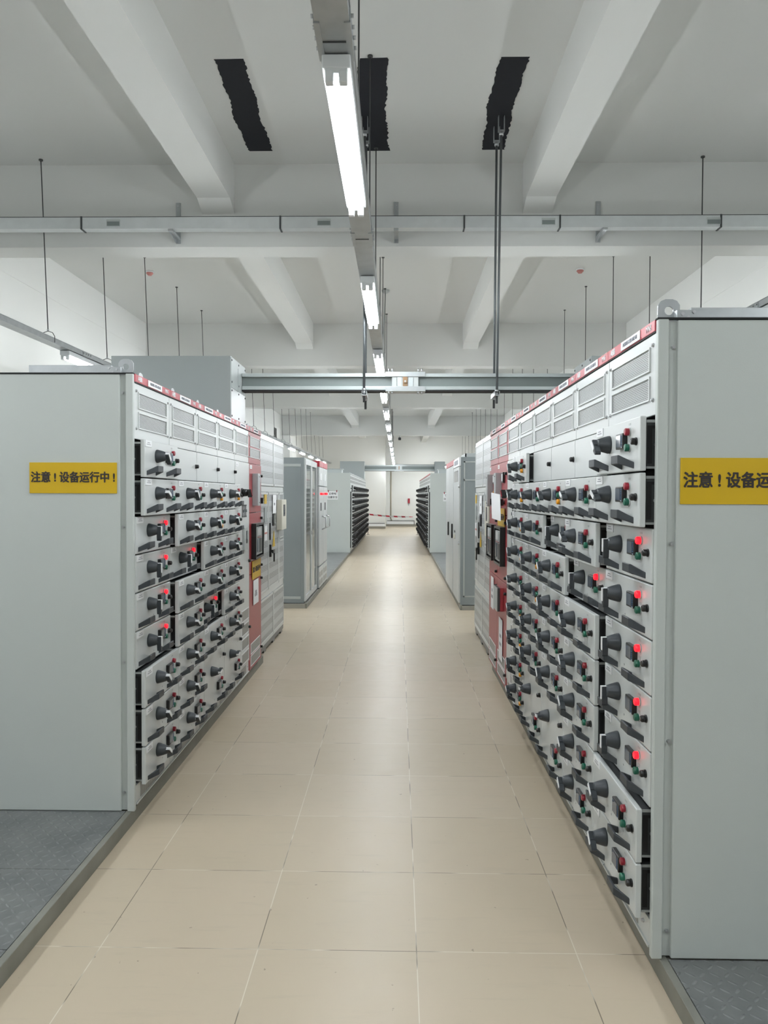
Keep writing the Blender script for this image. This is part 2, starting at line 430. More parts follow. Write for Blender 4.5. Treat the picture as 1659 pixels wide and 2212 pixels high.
mb = MB().box(0, .10, -.003, 0, 0, .034, 'white', .0008)
mb.box(.03, .07, -.0034, -.003, .020, .0235, 'paleink').box(.02, .08, -.0034, -.003, .011, .0145, 'paleink')
G['label'] = mb.mesh('name_label')
mb = MB().box(.004, .596, 0, .012, .103, .202, 'powder', .002)
mb.box(.004, .596, -.006, .002, .103, .112, 'powder')
G['bottom'] = mb.mesh('bottom_panel')
G['bgrille'] = MB().box(.07, .47, -.002, 0, .118, .192, 'slits').mesh('vent_grille')
G['screw'] = MB().cyl(.0075, .004, 'zinc', n=10).cyl(.005, .009, 'zinc', n=10).mesh('screw')
def vent_panel(m): return MB().box(.003, .597, 0, .014, 2.006, 2.293, m, .002).mesh('vent_panel')
G['vpanel'] = vent_panel('powder'); G['vpanel_red'] = vent_panel('red')
def grille(frame):
    mb = MB().box(0, .47, -.0015, .0, 0, .074, 'mesh')
    for b in ((-.008, .478, -.006, .0, .074, .081), (-.008, .478, -.006, .0, -.007, 0), (-.008, 0, -.006, .0, 0, .074), (.47, .478, -.006, .0, 0, .074)): mb.box(*b, frame)
    return mb.mesh('vent_grille')
G['grille'] = grille('powder')
G['carcass'] = MB().box(.0015, .5985, .045, 1.0, .1, 2.30, 'darker').box(.0, .6, .02, 1.0, 2.294, 2.306, 'frame').box(0, .6, .06, .98, .0765, .1, 'darker').box(0.0, .6, .02, .045, .098, .104, 'frame').mesh('carcass')
G['header'] = MB().box(.001, .599, -.006, .03, 2.299, 2.339, 'redtrim', .002).box(.001, .599, -.004, .02, 2.294, 2.299, 'darker').mesh('header_strip')
mb = MB().box(0, .24, -.003, 0, 0, .034, 'white', .001)
G['plate_white'] = mb.mesh('nameplate')
G['blank'] = MB().box(.003, .597, -.005, .017, .003, .197, 'powder', .003).mesh('blank_door')
# galvanised lifting lug: angle foot with an eye
mb = MB().box(-.035, .035, -.03, .03, 0, .007, 'galv')
pts = [(-.035, .007), (.035, .007), (.035, .05), (.018, .07), (-.018, .07), (-.035, .05)]; n = 6
ring = [(.016*math.cos(2*PI*k/12+PI/12), .042+.016*math.sin(2*PI*k/12+PI/12)) for k in range(12)]
i = mb.mi('galv')
def sgp(v): return math.copysign(abs(v)**.6, v)
def eye(mb, y0, y1):
    o = []; h = []
    for y in (y0, y1):
        o.append([mb.bm.verts.new((sgp(math.cos(2*PI*k/12+PI/12))*(.040-.10*(max(.0, .5*math.sin(2*PI*k/12+PI/12)))**3), y, .044+.040*sgp(math.sin(2*PI*k/12+PI/12)))) for k in range(12)])
        h.append([mb.bm.verts.new((p[0], y, p[1])) for p in ring])
    for k in range(12):
        k2 = (k+1) % 12
        for q in ((o[0][k], o[0][k2], h[0][k2], h[0][k]), (o[1][k2], o[1][k], h[1][k], h[1][k2]), (o[0][k2], o[0][k], o[1][k], o[1][k2]), (h[0][k], h[0][k2], h[1][k2], h[1][k])):
            mb.bm.faces.new(q).material_index = i
eye(mb, -.004, .004)
G['lug'] = mb.mesh('lifting_lug')

def drawer(root, z, kind, hnd=45, three=False, label=True):
    """kind 'P' pulled forward, 'F' flush with a lit lamp, 'f' flush unlit"""
    y = -.052 if kind == 'P' else -.006
    d = obj('drawer', G['drawer'], root, (0, y, z))
    if kind == 'P': obj('drawer_housing', G['housing'], d)
    obj('rotary_handle', G['rotary'], d, (.205, 0, .12), (0, -math.radians(hnd), 0))
    obj('meter', G['meter'], d, (.40, 0, .12))
    obj('push_button', G['btnlit' if kind == 'F' else 'btnred'], d, (.475, 0, .15))
    if three:
        obj('push_button', G['btngreen'], d, (.475, 0, .116)); obj('push_button', G['btnorange'], d, (.475, 0, .082))
    else: obj('push_button', G['btngreen'], d, (.475, 0, .092))
    obj('lock_knob', G['lock'], d, (.555, 0, .11))
    for x in (.035, .37): obj('pull_handle', G['pull'], d, (x, 0, .014))
    if label: obj('name_label', G['label'], d, (.012, 0, .162))
    return d
def double(root, z, three=False, hnd=100):
    d = obj('drawer', G['double'], root, (0, -.052, z))
    obj('rotary_handle', G['rotary'], d, (.205, 0, .27), (0, -math.radians(hnd), 0))
    obj('lock_knob', G['lock'], d, (.555, 0, .32))
    obj('meter', G['meter'], d, (.40, 0, .13)); obj('push_button', G['btnred'], d, (.475, 0, .16))
    obj('push_button', G['btngreen'], d, (.475, 0, .10)); obj('lock_knob', G['lock'], d, (.555, 0, .11))
    for x in (.035, .37): obj('pull_handle', G['pull'], d, (x, 0, .014))
    hs = obj('drawer_housing', MB().box(.03, .57, .022, .42, .012, .386, 'dark'), d)
    return d
HDR = ['MS1805-L1SE-01E-0%d' % k for k in range(1, 9)]
def section(label, loc, rz, group, red=False, first=False, sec=0, lug=True):
    t = thing('switchgear_section', label, 'electrical cabinet', loc, rz, group)
    obj('carcass', G['carcass'], t)
    h = obj('header_strip', G['header'], t)
    pl = obj('nameplate', G['plate_white'], h, (.20, -.006, 2.302))
    obj('lettering', text_mesh('MS1805-L1SE-01E-01', .021, 'paleink', .0004), h, (.32, -.0095, 2.319)).name = 'lettering'
    obj('lettering', text_mesh('ABB', .036, 'paper', .001), h, (.075, -.0065, 2.319))
    obj('lettering', text_mesh('MNS', .030, 'paper', .0004), h, (.535, -.0065, 2.319))
    vp = obj('vent_panel', G['vpanel_red' if red else 'vpanel'], t)
    for z in (2.067, 2.172): obj('vent_grille', G['grille'], vp, (.065, 0, z))
    for x in (.03, .57):
        for z in (2.06, 2.255): obj('screw', G['screw'], vp, (x, 0, z))
    if not red:
        bp_ = obj('bottom_panel', G['bottom'], t); obj('vent_grille', G['bgrille'], bp_)
        obj('screw', G['screw'], bp_, (.53, 0, .165))
    if lug: obj('lifting_lug', G['lug'], t, (.30, .07, 2.306), (0, 0, 0))
    return t
def blank(root, z):
    d = obj('blank_door', G['blank'], root, (0, 0, z)); obj('lock_knob', G['lock'], d, (.572, -.005, .10)); return d
def zrow(r): return .205 + .2*(9-r)
def control_door(root):
    d = obj('control_door', MB().box(.003, .597, -.006, .016, .208, 2.002, 'powder', .003), root)
    obj('name_label', G['label'], d, (.02, -.006, 1.955))
    mb = MB().cyl(.04, .012, 'black', n=20).lathe([(.034, .01), (.03, .05), (.02, .055)], 'black', n=20)
    mb.prism([(-.013, .03), (.013, .03), (.011, -.05), (-.011, -.05)], -.085, -.05, 'black').prism([(-.008, .028), (.008, .028), (.006, -.04), (-.006, -.04)], -.09, -.083, 'btnred')
    obj('rotary_switch', mb, d, (.26, -.006, 1.735), (0, -.9, 0))
    for x in (.30, .37, .44):
        obj('toggle_window', MB().box(-.022, .022, -.005, 0, -.055, .055, 'black', .002).box(-.012, .012, -.0065, -.005, -.042, .042, 'palecab').box(-.008, .008, -.010, -.006, -.012, .012, 'screen'), d, (x, -.006, 1.575))
    obj('relay_panel', MB().box(-.07, .07, -.018, 0, -.10, .10, 'frame', .003).box(-.01, .05, -.0195, -.018, -.04, .07, 'black').box(0, .04, -.0205, -.0195, -.01, .06, 'screen'), d, (.38, -.006, 1.33))
    for z in (1.74, 1.12, .52): obj('lock_knob', G['lock'], d, (.57, -.006, z))
    for k in range(4):
        z = .235+.125*k
        g = MB().box(0, .30, -.0015, 0, 0, .085, 'slits')
        for b in ((-.008, .308, -.004, 0, .085, .092), (-.008, .308, -.004, 0, -.007, 0), (-.008, 0, -.004, 0, 0, .085), (.30, .308, -.004, 0, 0, .085)): g.box(*b, 'white')
        obj('vent_grille', g, d, (.26, -.006, z))
def red_doors(root, extra):
    d = obj('upper_door', MB().box(.003, .597, -.006, .016, 1.553, 2.002, 'red', .003), root)
    obj('name_label', G['label'], d, (.02, -.006, 1.955))
    obj('hinge_cover', MB().box(-.06, .06, -.055, 0, -.15, .15, 'galv', .003).cyl(.005, .003, 'darker', (0, -.055, .12), n=8).cyl(.005, .003, 'darker', (0, -.055, -.12), n=8), d, (.20, -.006, 1.765))
    obj('meter', MB().box(-.045, .045, -.02, 0, -.045, .045, 'black', .003).box(-.03, .03, -.0215, -.02, -.03, .03, 'white'), d, (.42, -.006, 1.87))
    obj('push_button', G['btnlit' if extra == 'L' else 'btnorange'], d, (.40, -.006, 1.745))
    obj('push_button', G['btngreen'], d, (.46, -.006, 1.745))
    obj('selector_key', MB().cyl(.018, .012, 'black').box(-.006, .006, -.05, -.01, -.028, .028, 'black', .002), d, (.44, -.006, 1.66))
    obj('lock_knob', G['lock'], d, (.57, -.006, 1.90))
    m = obj('breaker_door', MB().box(.003, .597, -.006, .016, .985, 1.547, 'red', .003), root)
    mb = MB()
    for b in ((-.20, .20, -.045, 0, .145, .165), (-.20, .20, -.045, 0, -.165, -.145), (-.20, -.18, -.045, 0, -.145, .145), (.18, .20, -.045, 0, -.145, .145)): mb.box(*b, 'black')
    mb.box(-.18, .18, -.004, 0, -.145, .145, 'dark')
    obj('breaker_surround', mb, m, (.30, -.006, 1.285))
    mb = MB().box(-.15, .15, -.035, 0, -.13, .13, 'boxgrey', .004).box(-.11, .05, -.039, -.035, .05, .12, 'palecab').box(.0, .12, -.039, -.035, -.11, .02, 'black').box(-.12, -.03, -.041, -.035, -.10, .02, 'screen').box(-.10, .10, -.040, -.035, .03, .036, 'btnred')
    obj('circuit_breaker', mb, m, (.30, -.010, 1.285))
    obj('lock_knob', G['lock'], m, (.57, -.006, 1.49)); obj('lock_knob', G['lock'], m, (.57, -.006, 1.03))
    b = obj('lower_door', MB().box(.003, .597, -.006, .016, .105, .979, 'red', .003), root)
    obj('lock_knob', G['lock'], b, (.57, -.006, .90)); obj('lock_knob', G['lock'], b, (.57, -.006, .22))
    for z in (.14, .25):
        g = MB().box(0, .45, -.0015, 0, 0, .085, 'slits')
        for q in ((-.008, .458, -.004, 0, .085, .092), (-.008, .458, -.004, 0, -.007, 0), (-.008, 0, -.004, 0, 0, .085), (.45, .458, -.004, 0, 0, .085)): g.box(*q, 'white')
        obj('vent_grille', g, b, (.07, -.006, z))
# end panel that closes the near end of a bank; local X across the depth from the aisle edge (0) inwards
def end_panel(root, left):
    mb = MB()
    # in section-local coordinates the near end is the plane X=0 (left bank) or X=.6 (right bank)
    def bx(y0, y1, t0, t1, z0, z1, m, bev=0):
        a, b = (-t1, -t0) if left else (.6+t0, .6+t1)
        mb.box(a, b, y0, y1, z0, z1, m, bev)
    bx(-.002, .036, -.002, .024, .077, 2.336, 'panel', .004)
    bx(.034, .075, -.002, .005, .08, 2.330, 'panel')
    bx(.068, 1.0, -.002, .020, .0775, 2.333, 'panel', .004)
    bx(-.004, 1.0, -.002, .024, 2.336, 2.341, 'darker')
    e = obj('end_panel', mb, root)
    for z in (.17, .85, 1.55, 2.24):
        o = obj('screw', G['screw'], e, ((-.006 if left else .606), .056, z), (0, 0, -PI/2 if left else PI/2))
    mb = MB(); a, b = (.03, .08) if left else (.52, .57)
    mb.box(a, b, .13, .56, 2.342, 2.388, 'galv', .002)
    mb.box(a-.002, b+.002, .08, .20, 2.341, 2.380, 'galv', .002)
    for yy, zz in ((.10, 2.365), (.12, 2.352), (.14, 2.372)): mb.cyl(.006, .004, 'zinc', ((a-.002) if left else (b+.002), yy, zz), '-x' if left else 'x', 8)
    obj('top_channel', mb, root)
    return e
XL, XR, YL, YR = -1.36, .905, 3.91, 2.71
GL, GR = 'left switchgear bank', 'right switchgear bank'
LEFT = [
 ('grey drawer switchgear section at the near end of the left bank, with end panel', 'PPFFFFPPP'),
 ('grey drawer switchgear section second from the near end of the left bank', 'BPPFPPPPP'),
 ('grey drawer switchgear section third from the near end, left bank, one lit lamp', 'BPPPPFPDx'),
 ('grey drawer switchgear section next to the left control door, no lit lamp', 'BPPPPPPDx'),
 ('grey section with full-height control door beside the red column, left bank', 'C'),
 ('single red switchgear column of the left bank', 'R')]
RIGHT = [
 ('grey drawer switchgear section at the near end of the right bank, five lit lamps', 'PPFFFFFPP'),
 ('grey drawer switchgear section second from the near end of the right bank', 'BPPFPPPPP'),
 ('grey drawer switchgear section third from the near end of the right bank', 'BPfPPPPDx'),
 ('grey drawer switchgear section fourth from the near end of the right bank', 'BPPPPPPDx'),
 ('grey drawer switchgear section fifth from the near end, nine drawers, right bank', 'PPPPPPPPP'),
 ('grey section with full-height control door beside the red columns, right bank', 'C'),
 ('nearer of the two red switchgear columns of the right bank', 'R'),
 ('farther of the two red switchgear columns, against the right perforated enclosure', 'R')]
THREE = {('L', 2, 2), ('L', 2, 3), ('L', 3, 2), ('L', 3, 3), ('L', 3, 4), ('L', 3, 5), ('R', 2, 2), ('R', 3, 4), ('R', 3, 5)} | {('R', 4, r) for r in range(1, 10)}
for side, lst in (('L', LEFT), ('R', RIGHT)):
    for i, (lab, spec) in enumerate(lst):
        loc, rz = ((XL, YL+.6*i, 0), PI/2) if side == 'L' else ((XR, YR+.6*(i+1), 0), -PI/2)
        t = section(lab, loc, rz, GL if side == 'L' else GR, red=(spec == 'R'), sec=i, lug=(spec != 'C'))
        if spec == 'C':
            control_door(t)
        elif spec == 'R':
            red_doors(t, side)
            if side == 'R' and i == 6: obj('document_pocket', MB().box(-.12, .12, -.03, 0, -.10, .10, 'red', .003).box(-.12, .12, -.052, -.03, -.10, .10, 'dark', .003).box(-.12, .12, -.056, -.052, -.10, .10, 'frame', .001), t, (.30, -.006, .83))
        else:
            for r, ch in enumerate(spec, 1):
                if ch == 'B': blank(t, zrow(r))
                elif ch == 'D': double(t, zrow(r+1))
                elif ch in 'PFf':
                    rnd = random.Random(100*i+r+(0 if side == 'L' else 50))
                    drawer(t, zrow(r), ch, 0 if ch in 'Ff' else rnd.uniform(42, 66), (side, i, r) in THREE)
        if i == 0:
            end_panel(t, side == 'L')
            obj('lifting_lug', G['lug'], t, (.06 if side == 'L' else .54, .062, 2.341), (0, 0, PI/2), ).scale = (1, 1, 1)

# ------------------------------------------------------------------ lamps, trunking, hanger rods
G['lamp_body'] = MB().box(-.05, .05, 0, 1.30, .028, .075, 'lampwhite', .004).mesh('lamp_housing')
G['tubem'] = MB().lathe([(.008, .0), (.0125, .006), (.0125, 1.194), (.008, 1.20)], 'tube', axis='y', n=12).mesh('lit_tube')
mb = MB()
for x in (-.024, .024):
    mb.box(x-.015, x+.015, 0, .035, -.020, .022, 'lampwhite', .004)
mb.box(-.039, .039, .004, .031, .012, .03, 'lampwhite', .002)
G['holder'] = mb.mesh('lamp_holder')
def lamp(x, y, label, group, z=3.178, rz=0.0):
    t = thing('tube_lamp', label, 'lamp', (x, y-.05, z), rz, group)
    obj('lamp_housing', G['lamp_body'], t); 
    for y0 in (0, 1.265): obj('lamp_holder', G['holder'], t, (0, y0, 0))
    for dx in (-.024, .024): obj('lit_tube', G['tubem'], t, (dx, .05, 0))
    return t
def trunking(x, y0, y1, label, joints, z=3.257, slope=0.0):
    t = thing('cable_trunking', label, 'cable trunking', (x, 0, z), 0, None); t.rotation_euler.x = slope
    mb = MB().box(-.057, .057, y0, y1, 0, .05, 'galv'); mb.box(-.061, .061, y0, y1, .048, .052, 'galv')
    obj('channel', mb, t)
    for y in joints:
        j = MB()
        for sx in (-1, 1):
            a, b = sorted((sx*.057, sx*.061)); j.box(a, b, y-.11, y+.11, .004, .046, 'galv')
            a, b = sorted((sx*.061, sx*.040)); j.box(a, b, y-.11, y+.11, -.004, 0, 'galv')
            for k in range(4): j.cyl(.007, .010, 'zinc', (sx*.061, y-.09+.06*k, .03), 'x' if sx > 0 else '-x', 8)
        j.box(-.057, .057, y-.003, y+.003, -.003, 0, 'dark')
        obj('joint_plate', j, t)
    return t
XC, XLL, XRR = -.222, -3.46, 2.93
trunking(XC, -3.0, 41.68, 'galvanised cable trunking down the middle of the aisle ceiling', [2.62+2*i for i in range(-2, 17)])
TL = trunking(XLL, -3.0, 38.7, 'galvanised cable trunking above the left switchgear bank', [4.3+2*i for i in range(-3, 15)], 3.188, .0028)
TR = trunking(XRR, -3.0, 39.53, 'galvanised cable trunking above the right switchgear bank', [4.3+2*i for i in range(-3, 15)], 3.216, .0017)
LC = [2.734+2.69*k for k in range(-2, 14)]
for k, y in enumerate(LC):
    lab = ('twin tube lamp on the centre trunking, %s one in front of the camera' % ORD[k-2]) if k >= 2 else ('twin tube lamp on the centre trunking, %s one behind the camera' % ORD[1-k])
    lamp(XC, y, lab, 'lamps on the centre trunking')
for k in range(-3, 11):
    lab = '%s twin tube lamp of the left trunking, from the rear wall behind the camera' % ORD[k+3]
    lamp(XLL, 7.92+2.69*k, lab, 'lamps on the left trunking', 3.108+.0028*(7.9+2.69*k))
    lab = '%s twin tube lamp of the right trunking, from the rear wall behind the camera' % ORD[k+3]
    lamp(XRR, 7.82+2.69*k, lab, 'lamps on the right trunking', 3.136+.0017*(7.8+2.69*k))
t = thing('cable_trunking', 'short cross trunking in front of the end wall, behind the far busway', 'cable trunking', (0, 39.6, 3.227), 0)  # unseen trunking, added only to carry the two fill lamps below
obj('channel', MB().box(XC+.062, XRR+.3, -.057, .057, .03, .08, 'galv').box(XC+.062, XRR+.3, -.061, .061, .078, .082, 'galv'), t)
for k, x in enumerate((1.45, 2.95)): lamp(x, 39.65, ['nearer-to-aisle twin tube lamp on the cross trunking by the end wall', 'outer twin tube lamp on the cross trunking by the end wall'][k], 'lamps on the cross trunking', 3.178, PI/2)  # unseen lamps added behind the busway to brighten the end wall
def rod(x, y, label, group, xt=None, zb=.052, zt0=3.257):
    zt = ZC
    for a, b in BEAMS:
        if a-.02 < y < b+.02: zt = 4.185
    mb = MB().bar((0, 0, zb), (xt-x if xt is not None else 0, 0, zt-zt0), .0055, 'roddark', 6)
    mb.cyl(.02, .012, 'roddark', ((xt-x) if xt is not None else 0, 0, zt-zt0-.012), 'z', 10)
    mb.cyl(.011, .014, 'zinc', (0, 0, zb), 'z', 6)
    o = obj('hanger_rod', mb, None, (x, y, zt0)); tag(o, label, 'hanger rod', group)
STRAP = MB().tube([(-.066, 0, .003), (-.066, 0, .065), (-.045, 0, .10), (0, 0, .115), (.045, 0, .10), (.066, 0, .065), (.066, 0, .003)], .0035, 'roddark', 5).mesh('strap')
for k in range(12):
    obj('strap', STRAP, TL, (0, 7.5+1.53*k, 0)); obj('strap', STRAP, TR, (0, 7.5+1.53*k, 0))
for k in range(19):
    y = 7.5+1.53*k
    rod(XLL, y, '%s thin hanger rod of the left trunking, counted from the camera' % ORD[k], 'left hanger rods', XLL-.06, .119, 3.188+.0028*y)
    rod(XRR, y, '%s thin hanger rod of the right trunking, counted from the camera' % ORD[k], 'right hanger rods', None, .119, 3.216+.0017*y)
yc = [2.6, 4.17, 5.77, 7.28, 9.0, 10.6, 12.2, 13.9] + [15.6+1.62*k for k in range(12)]
for k, y in enumerate(yc): rod(XC, y, '%s thin hanger rod of the centre trunking, counted from the camera' % ORD[k], 'centre hanger rods')
# cable trough on the face of the first cross beam
t = thing('cable_trough', 'galvanised cable trough running across the first ceiling beam', 'cable trough', (0, 7.35, 4.272), 0)
obj('channel', MB().box(XW0+.01, XW1-.01, 0, .10, 0, .112, 'trough').box(XW0+.01, XW1-.01, -.003, .103, .110, .115, 'dark'), t)
for x in (-3.06, -1.14, .62, 1.53, 3.05):
    obj('joint_strap', MB().box(x-.008, x+.008, -.006, .104, -.006, .118, 'dark'), t)
for x in (-2.75, -.72, 1.42, 2.98):
    o = obj('outlet_plate', MB().box(-.065, .065, -.006, 0, -.032, .032, 'frame').box(-.06, .06, -.007, -.006, -.028, .012, 'busdark'), t, (x, 0, .055))
for k, x in enumerate((-2.2, -.03, 1.96)):
    mb = MB().box(-.022, .022, .262, .280, -.055, .345, 'galv')
    mb.box(-.022, .022, 0, .27, -.022, -.002, 'galv'); mb.prism([(.0, -.022), (.262, -.022), (.262, -.055), (.24, -.055)], -.020, -.014, 'galv', 'yz')
    mb.cyl(.008, .006, 'zinc', (0, .262, .31), '-y', 8)
    o = obj('wall_bracket', mb, None, (x, 7.35, 4.272))
    tag(o, ['galvanised bracket holding the cable trough, left of the centre trunking', 'galvanised bracket holding the cable trough, just right of the centre trunking', 'galvanised bracket holding the cable trough, right of the right busway rods'][k], 'bracket', 'trough brackets')

# ------------------------------------------------------------------ busways and their boxes
def busbox(x0, x1, y0, y1, z0, z1, label, face):
    t = thing('busbar_box', label, 'busbar box', ((x0+x1)/2, y0, z0), 0)
    xm = (x0+x1)/2
    mb = MB().box(x0-xm, x1-xm, 0, y1-y0, 0, z1-z0, 'boxgrey', .003)
    obj('casing', mb, t)
    s = 1 if face > 0 else -1; fx = (x1-xm) if s > 0 else (x0-xm)
    a, b = sorted((fx, fx+s*.003))
    zs = .26*(z1-z0)/.52
    mb = MB().box(a, b, .012, y1-y0-.012, .01, zs, 'palecab').box(a, b, .012, y1-y0-.012, zs+.004, z1-z0-.01, 'boxgrey').box(a, b+.002 if s > 0 else b, .28, y1-y0-.02, zs+.0, z1-z0-.06, 'boxgrey')
    for yy in (.03, .30, y1-y0-.03):
        for zz in (.03, zs-.02, zs+.05, z1-z0-.03): mb.cyl(.008, .005, 'dark', (fx+s*.003, yy, zz), 'x' if s > 0 else '-x', 8)
    obj('side_plate', mb, t)
    return t
busbox(-2.385, -1.39, 6.31, 6.91, 2.345, 2.866, 'large grey busbar box standing on the left switchgear bank', 1)
t = busbox(1.58, 1.905, 6.31, 6.91, 2.345, 2.866, 'grey busbar box standing on the right switchgear bank', -1)
obj('front_window', MB().box(-.02, .14, -.004, 0, .10, .42, 'dark').box(-.03, .15, -.003, 0, .08, .44, 'frame'), t)
busbox(-2.385, -1.39, 31.2, 31.8, 2.345, 3.09, 'grey busbar box on the far left drawer bank, at the end of the hall', 1)
busbox(1.49, 1.905, 31.2, 31.8, 2.345, 3.09, 'grey busbar box on the far right drawer bank, at the end of the hall', -1)
def busway(x0, x1, y, z0, z1, sx0, sx1, label, d=.13):
    t = thing('busway', label, 'busway', ((x0+x1)/2, y, z0), 0); xm = (x0+x1)/2; H = z1-z0; q = H*.22
    mb = MB().box(x0-xm, x1-xm, 0, d, H-q, H, 'alu', .003).box(x0-xm, x1-xm, 0, d, 0, q, 'alu', .003)
    mb.box(x0-xm, x1-xm, .025, d-.025, q-.002, H-q+.002, 'busdark').box(x0-xm, x1-xm, -.002, d+.002, -.012, 0, 'darker')
    obj('rail_profile', mb, t)
    a, b = sx0-xm, sx1-xm
    mb = MB().box(a, b, -.012, d+.012, H-q+.001, H+.012, 'galv', .002).box(a+.003, b+.003, -.012, d+.012, -.014, q-.001, 'galv', .002)
    for xx in (a+.03, a+.06, b-.06, b-.03):
        mb.cyl(.007, .03, 'zinc', (xx, .0, H+.01), 'z', 8); mb.cyl(.009, .022, 'zinc', (xx, .0, -.014), '-z', 8)
    sp_ = obj('splice_cover', mb, t)
    c = (a+b)/2; wd = (b-a)*.33
    mb = MB().box(c-wd, c+wd, .0, d, q, H-q, 'palecab')
    for dx in (-.8, -.45, .45, .8): mb.box(c+dx*wd-.022, c+dx*wd+.022, -.006, 0, q, H-q, 'alu' if abs(dx) < .6 else 'frame')
    mb.box(c-.020, c+.020, -.010, 0, q, H-q, 'copper').cyl(.017, .012, 'copper', (c, -.010, H/2), '-y', 10).cyl(.009, .02, 'zinc', (c, -.010, H/2), '-y', 6)
    obj('splice_block', mb, t)
busway(-1.382, 1.573, 6.72, 2.642, 2.787, -.118, .232, 'grey metal busway bridging the aisle from left bank to right bank')
busway(-1.382, 1.483, 31.43, 2.715, 2.945, -.16, .22, 'distant grey busway bridging the aisle near the end wall')
def busrod(x, y, label, z0, tilt=0.0):
    mb = MB().bar((0, 0, 0), (tilt, 0, ZC-.14-z0), .0105, 'rod', 8)
    mb.cyl(.018, .02, 'zinc', (0, 0, .075), 'z', 6).cyl(.018, .02, 'zinc', (0, 0, .10), 'z', 6)
    mb.cyl(.02, .03, 'zinc', (tilt, 0, ZC-.17-z0), 'z', 8).box(tilt-.028, tilt+.028, -.02, .02, ZC-.135-z0, ZC-.125-z0, 'galv')
    mb.box(tilt-.028, tilt-.022, -.02, .02, ZC-.13-z0, ZC-z0-.003, 'galv').box(tilt+.022, tilt+.028, -.02, .02, ZC-.13-z0, ZC-z0-.003, 'galv')
    o = obj('busway_rod', mb, None, (x, y, z0)); tag(o, label, 'hanger rod', 'busway hanger rods')
busrod(.855, 6.69, 'thick threaded rod in front of the busway, right pair', 2.52, .025)
busrod(.855, 6.885, 'thick threaded rod behind the busway, right pair', 2.50, .01)
busrod(-.302, 6.69, 'thick threaded rod in front of the busway, left pair by the trunking', 2.53, .0)
busrod(-.298, 6.885, 'thick threaded rod behind the busway, left pair by the trunking', 2.49, .0)
for x, lab in ((.855, 'small steel channel clamped under the busway by the right rods'), (-.30, 'small steel channel clamped under the busway by the left rods')):
    o = obj('busway_bracket', MB().box(-.022, .022, 6.65, 6.93, 2.585, 2.592, 'galv').box(-.022, -.018, 6.65, 6.93, 2.592, 2.625, 'galv').box(.018, .022, 6.65, 6.93, 2.592, 2.625, 'galv').box(-.022, .022, 6.72, 6.85, 2.625, 2.629, 'galv'), None, (x, 0, 0))
    tag(o, lab, 'bracket', 'busway brackets')

# ------------------------------------------------------------------ signs and papers
def sign(name, x, y, z, wd, ht, text, size, label, cat='sign', rz=0.0, board='yellow', ink='ink', bold=.0016, sx=.90, group=None, dz=0.0):
    t = thing(name, label, cat, (x, y, z), rz, group)
    obj('board', MB().box(-wd/2, wd/2, -.004, 0, -ht/2, ht/2, board, .0008), t)
    for k, line in enumerate(text.split('\n')):
        n = text.count('\n')
        if line: obj('lettering', text_mesh(line, size, ink, bold, sx), t, (0, -.005, dz+(n/2-k)*size*1.45))
    return t
WARN = '注意 ! 设备运行中 !'
sign('warning_sign', -1.668, 3.889, 1.802, .452, .158, WARN, .058, 'yellow warning board with black characters on the left grey end panel')
sign('warning_sign', 1.213, 2.689, 1.772, .456, .162, WARN, .058, 'yellow warning board cut by the right frame edge, on the right end panel')
sign('warning_sign', XL+.012, 7.22, 1.015, .42, .17, WARN, .054, 'small yellow warning board on the red column of the left bank', rz=PI/2)
sign('warning_sign', XR-.012, 6.62, 1.53, .44, .155, WARN, .056, 'small yellow warning board below a paper on the nearer right red column', rz=-PI/2)
def paper(x, y, z, wd, ht, rz, label, marks=((.0, .04), (-.03, .06))):
    t = thing('paper_notice', label, 'paper notice', (x, y, z), rz, None)
    obj('sheet', MB().box(-wd/2, wd/2, -.0015, 0, -ht/2, ht/2, 'paper'), t)
    mb = MB()
    for dz, ww in marks:
        for k in range(3): mb.box(-ww+k*ww*.72, -ww+k*ww*.72+ww*.5, -.0022, -.0014, dz*ht*4-.014, dz*ht*4+.014, 'paleink')
    if marks: obj('print', mb, t)
paper(XL+.012, 7.20, .80, .26, .23, PI/2, 'white paper notice under the yellow board on the left red column')
paper(XR-.012, 7.22, .80, .20, .30, -PI/2, 'white paper notice on the farther right red column', ((.02, .03), (-.03, .06)))
paper(XR-.012, 6.62, .47, .22, .36, -PI/2, 'long white paper notice low on the nearer right red column', ((.02, .05), (-.03, .06)))
o = obj('hanging_sheet', MB().box(-.13, .13, -.004, 0, -.11, .11, 'paper'), None, (XR-.085, 6.40, 1.625), (.05, .06, -PI/2+.15))
tag(o, 'blank white sheet clipped beside a drawer handle at the right red columns', 'paper notice')
